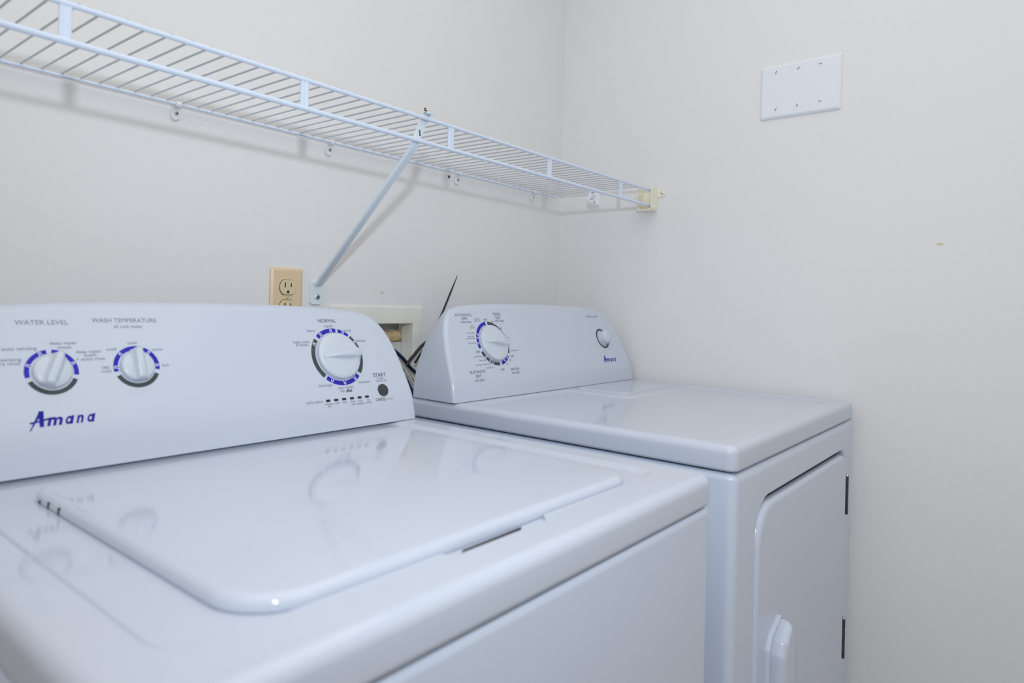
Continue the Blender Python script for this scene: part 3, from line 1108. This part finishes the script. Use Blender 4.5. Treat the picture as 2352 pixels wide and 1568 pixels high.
strap(mb, path, 0.0075, 0.006)
strap(mb, [(-0.8755, -0.2985, 1.3750), (-0.8715, -0.3010, 1.390), (-0.8555, -0.3010, 1.4290), (-0.8515, -0.3030, 1.4385), (-0.8505, -0.3110, 1.4412), (-0.8500, -0.3165, 1.4380)], 0.0080, 0.0035)
mb.build('brace_arm', M_bracew, brace)
m2 = slab_y(-0.8695, -0.8425, 1.1010, 1.1485, -0.0003, -0.0040, 0.006, 0.0015)
m2.build('foot_plate', M_bracew, brace)
screw_y('screw', -0.8535, 1.1170, -0.0042, 0.0058, brace)
mb = MB()
mb.tube([(-0.8560, -0.3080, 1.4490), (-0.8600, -0.3100, 1.4475), (-0.8615, -0.3120, 1.4440), (-0.8560, -0.3125, 1.4435), (-0.8525, -0.3125, 1.4425), (-0.8520, -0.3120, 1.4405)], 0.0015, 8)
tag(mb.build('hook_end', M_rust, brace), 'rusty bent hook end')
mb = MB()
mb.tube([(-0.8665, -0.3055, 1.4100), (-0.8650, -0.3055, 1.4030)], 0.0009, 8).ball((-0.8648, -0.3050, 1.4015), 0.0017)
tag(mb.build('rivet_mark', M_hinge, brace), 'dark chip in the paint')

# paper tag hanging from the deck wires near the right wall
tgx, tgy = -0.085, -0.171
tg = thing('paper_tag', (tgx, tgy, 1.415), 'small crumpled white paper tag hanging under the shelf near the corner', 'tag')
U = Vector((0.63, -0.777, 0))
NV = Vector((-0.777, -0.63, 0))


def TP(u, d, z):
    return Vector((tgx, tgy, z)) + U * u + NV * d


rows = [(1.4335, -0.011, 0.013), (1.4290, -0.012, 0.015), (1.4180, -0.016, 0.0165), (1.4070, -0.0185, 0.0165), (1.3985, -0.0140, 0.0165), (1.3945, -0.0060, 0.0155)]
vs, fs = [], []
for z, xa, xb in rows:
    for c_ in range(9):
        u = c_ / 8
        vs.append(TP(xa + (xb - xa) * u, 0.0035 * math.sin(u * PI) + 0.0009 * math.sin(u * 9 + z * 300), z))
nv = len(vs)
vs += [p - NV * 0.0005 for p in vs]
for j in range(len(rows) - 1):
    for c_ in range(8):
        q = j * 9 + c_
        fs.append((q, q + 9, q + 10, q + 1))
        fs.append((q + nv, q + 1 + nv, q + 10 + nv, q + 9 + nv))
for j in range(len(rows) - 1):
    for e in (0, 8):
        q = j * 9 + e
        fs.append((q, q + nv, q + 9 + nv, q + 9))
for c_ in range(8):
    for b_ in (0, (len(rows) - 1) * 9):
        q = b_ + c_
        fs.append((q, q + 1, q + 1 + nv, q + nv))
mb = MB().add(vs, fs)
mb.tube([TP(0, 0.003, 1.4325), TP(0, 0.001, 1.4365), TP(0, -0.0015, 1.4385)], 0.0006, 6)
mb.build('tag_sheet', M_paper, tg)
mb = MB()
random.seed(9)
for z, xa, xb, h in ((1.4265, -0.008, 0.000, .0026), (1.4190, -0.006, 0.002, .0009), (1.4150, -0.008, 0.003, .0011), (1.4110, -0.010, 0.003, .0011), (1.4070, -0.012, -0.003, .0014), (1.4020, -0.002, 0.002, .0030), (1.3985, 0.000, 0.004, .0024)):
    x = xa
    while x < xb:
        w = random.uniform(0.0010, 0.0022)
        e = min(x + w, xb)
        mb.add([TP(x, 0.0052, z - h / 2), TP(e, 0.0052, z - h / 2), TP(e, 0.0052, z + h / 2), TP(x, 0.0052, z + h / 2)], [(0, 1, 2, 3)])
        x += w + 0.0007
tag(mb.build('tag_print', M_inkd, tg), 'small black printing')

# ------------------------------------------------------------------ wall outlet (almond duplex)
ox, oz, ow, oh = -0.959, 1.1712, 0.0702, 0.1148
outlet = thing('wall_outlet', (ox + ow / 2, 0, oz - oh / 2), 'almond duplex wall outlet peeking over the washer, left of the brace foot', 'outlet')
mb = MB()
pr = lambda ins, y: at_y(rpoly(rect(ox + ins, ox + ow - ins, oz - oh + ins, oz - ins), max(.0035 - ins * .3, .001), 5), y)
mb.loft([pr(0, -0.0002), pr(0, -0.0022), pr(0.0006, -0.0032), pr(0.0045, -0.0058), pr(0.0056, -0.0062)])
mb.build('cover_plate', M_plate, outlet, angle=25)
for dz in (-0.0377, -0.0767):
    zc = oz + dz
    xc = ox + ow / 2
    pts = []
    for k in range(40):
        a = 2 * PI * k / 40
        pts.append((0.0172 * math.cos(a), max(-0.0142, min(0.0142, 0.0172 * math.sin(a)))))
    mb = MB()
    mb.loft([at_y([(xc + p[0] * s_, zc + p[1] * s_) for p in pts], y) for s_, y in ((1.06, -0.0055), (1.06, -0.0063))], mi=1)
    mb.loft([at_y([(xc + p[0] * s_, zc + p[1] * s_) for p in pts], y) for s_, y in ((1.0, -0.006), (1.0, -0.0082), (0.96, -0.0088))])
    for sx_, hh in ((-0.0064, 0.0047), (0.0064, 0.0038)):
        mb.box((xc + sx_ - 0.0011, -0.0090, zc + 0.0045 - hh), (xc + sx_ + 0.0011, -0.0080, zc + 0.0045 + hh), 1)
    g = [(xc + 0.0026 * math.cos(math.radians(a)), zc - 0.0085 + 0.0026 * math.sin(math.radians(a))) for a in range(0, 181, 20)] + [(xc - 0.0026, zc - 0.0112), (xc + 0.0026, zc - 0.0112)]
    mb.loft([at_y(g, -0.0080), at_y(g, -0.0090)], mi=1)
    mb.build('receptacle', [M_recep, M_dark], outlet)
screw_y('screw', ox + ow / 2, oz - 0.0572, -0.0062, 0.0032, outlet, M_recep, 'single', 0.5)

# ------------------------------------------------------------------ blank three-gang plate on the right wall
by, bz, bw_, bh = -0.5934, 1.7097, 0.1832, 0.1293
bl = thing('blank_wall_plate', (0, by - bw_ / 2, bz - bh / 2), 'white blank three-gang cover plate with six screws high on the right wall', 'wall plate')
mb = MB()
pr = lambda ins, x: [(x, p[0], p[1]) for p in rpoly(rect(by - bw_ + ins, by - ins, bz - bh + ins, bz - ins), .003, 5)]
mb.loft([pr(0, -0.0002), pr(0, -0.0022), pr(0.0007, -0.0034), pr(0.0045, -0.0062), pr(0.0060, -0.0066)])
mb.build('cover_plate', M_blank, bl, angle=25)
for (yy, zz, an) in ((-0.631, 1.692, 60), (-0.683, 1.692, 35), (-0.732, 1.693, 0), (-0.632, 1.602, 55), (-0.681, 1.604, 90), (-0.732, 1.605, -8)):
    mb = MB()
    mb.loft([[(xx, yy + rr * math.cos(2 * PI * k / 16), zz + rr * math.sin(2 * PI * k / 16)) for k in range(16)] for rr, xx in ((0.0042, -0.006), (0.0042, -0.0070), (0.0034, -0.0076))])
    a = math.radians(an)
    # wall is seen with -y to the right: mirror the slot direction
    dy_, dz_ = -math.cos(a), math.sin(a)
    w = 0.0007
    s_ = 0.0036
    mb.add([(-0.0078, yy + dy_ * s_ - dz_ * w, zz + dz_ * s_ + dy_ * w), (-0.0078, yy + dy_ * s_ + dz_ * w, zz + dz_ * s_ - dy_ * w), (-0.0078, yy - dy_ * s_ + dz_ * w, zz - dz_ * s_ - dy_ * w), (-0.0078, yy - dy_ * s_ - dz_ * w, zz - dz_ * s_ + dy_ * w)], [(0, 1, 2, 3)], 1)
    mb.build('screw', [M_blank, M_grey], bl)

# ------------------------------------------------------------------ recessed valve box between the consoles
vb = thing('recessed_valve_box', (-0.69, 0, 0.95), 'off-white recessed laundry valve box in the wall between the two consoles', 'valve box')
fx0, fx1, fz0, fz1 = -0.823, -0.561, 0.765, 1.100
oxa, oxb, oza, ozb = -0.800, -0.591, 0.805, 1.062
mb = MB()
fr = lambda ins, y: at_y(rpoly(rect(fx0 + ins, fx1 - ins, fz0 + ins, fz1 - ins), .003, 4), y)
op = lambda ins, y: at_y(rpoly(rect(oxa + ins, oxb - ins, oza + ins, ozb - ins), .002, 4), y)
mb.loft([fr(0, -0.0003), fr(0, -0.0035), fr(0.0025, -0.0050), op(-0.002, -0.0050), op(0, -0.0040), op(0.0, 0.034)], False, False)
mb.build('frame', M_boxf, vb)
mb = MB()
mb.box((oxa + .001, 0.034, oza + .001), (oxb - .001, 0.036, ozb - 0.045))
mb.build('back_plate', M_boxi, vb)
mb = MB()
mb.box((oxa + .001, 0.060, ozb - 0.06), (oxb + .015, 0.062, ozb - .001))
mb.build('cavity_board', M_boxi, vb)
mb = MB()
random.seed(3)
seg = 26
rings = []
for i in range(seg + 1):
    x = oxa + 0.004 + (oxb - oxa + 0.012) * i / seg
    ring = []
    for k in range(10):
        a = 2 * PI * k / 10
        r = 0.0105 * (1 + random.uniform(-.18, .22))
        ring.append((x, 0.044 + 0.009 * math.cos(a), ozb - 0.0310 + 1.25 * r * math.sin(a)))
    rings.append(ring)
mb.loft(rings)
tag(mb.build('foam_filler', M_foam, vb, angle=80), 'lumpy tan foam along the torn top of the box')


# cords hanging between the two machines
def cord(name, path, r, m, label, flat=None):
    P = path
    out = []
    for i in range(len(P) - 1):
        p0, p1, p2, p3 = P[max(0, i - 1)], P[i], P[i + 1], P[min(len(P) - 1, i + 2)]
        for k in range(6):
            t = k / 6
            out.append(tuple(0.5 * (2 * p1[d] + (p2[d] - p0[d]) * t + (2 * p0[d] - 5 * p1[d] + 4 * p2[d] - p3[d]) * t * t + (3 * p1[d] - p0[d] - 3 * p2[d] + p3[d]) * t ** 3) for d in range(3)))
    out.append(P[-1])
    mb = MB().tube(out, r, 8, flat=flat)
    return tag(mb.build(name, m), label, 'cord', None)


cord('power_cord', [(-0.752, 0.024, 1.022), (-0.732, 0.004, 1.032), (-0.700, -0.030, 1.020), (-0.652, -0.030, 0.992), (-0.622, -0.030, 0.965), (-0.585, -0.030, 0.925), (-0.56, -0.035, 0.80), (-0.56, -0.045, 0.003)], 0.0042, M_navy, 'navy cord slanting down in front of the valve box')
cord('cable', [(-0.520, -0.060, 0.930), (-0.545, -0.048, 1.010), (-0.580, -0.040, 1.020), (-0.620, -0.040, 0.990), (-0.636, -0.040, 0.974), (-0.672, -0.045, 0.93), (-0.70, -0.055, 0.80), (-0.70, -0.06, 0.003)], 0.0036, M_black, 'black cable slanting the other way across the navy cord')
cord('wire', [(-0.745, 0.022, 1.000), (-0.722, -0.020, 1.014), (-0.700, -0.052, 1.005), (-0.660, -0.052, 0.975), (-0.632, -0.052, 0.940), (-0.605, -0.052, 0.900), (-0.60, -0.06, 0.70), (-0.60, -0.06, 0.003)], 0.0022, M_tan, 'thin tan wire in the cord bundle between the machines')
cord('wire', [(-0.760, 0.022, 0.990), (-0.735, -0.030, 1.010), (-0.705, -0.060, 1.000), (-0.668, -0.060, 0.970), (-0.640, -0.060, 0.935), (-0.622, -0.060, 0.890), (-0.625, -0.07, 0.70), (-0.625, -0.07, 0.003)], 0.0022, M_wcord, 'thin white wire in the cord bundle between the machines')
cord('drain_hose', [(-0.778, 0.018, 0.985), (-0.765, -0.035, 1.005), (-0.735, -0.075, 1.002), (-0.700, -0.075, 0.970), (-0.668, -0.075, 0.930), (-0.650, -0.078, 0.880), (-0.650, -0.085, 0.70), (-0.650, -0.085, 0.003)], 0.0075, M_navy, 'thick dark hose at the back of the cord bundle')
# black cable tie tail standing up behind the dryer
mb = MB()
strip = [(-0.620, -0.046, 0.975), (-0.560, -0.038, 1.035), (-0.518, -0.030, 1.094), (-0.490, -0.027, 1.142), (-0.4665, -0.024, 1.180)]
mb.tube(strip, [0.0030, 0.0030, 0.0030, 0.0026, 0.0009], 8, flat=(0.6, 1.0))
tag(mb.build('cable_tie', M_black), 'black cable tie tail sticking up behind the dryer console', 'cable tie')
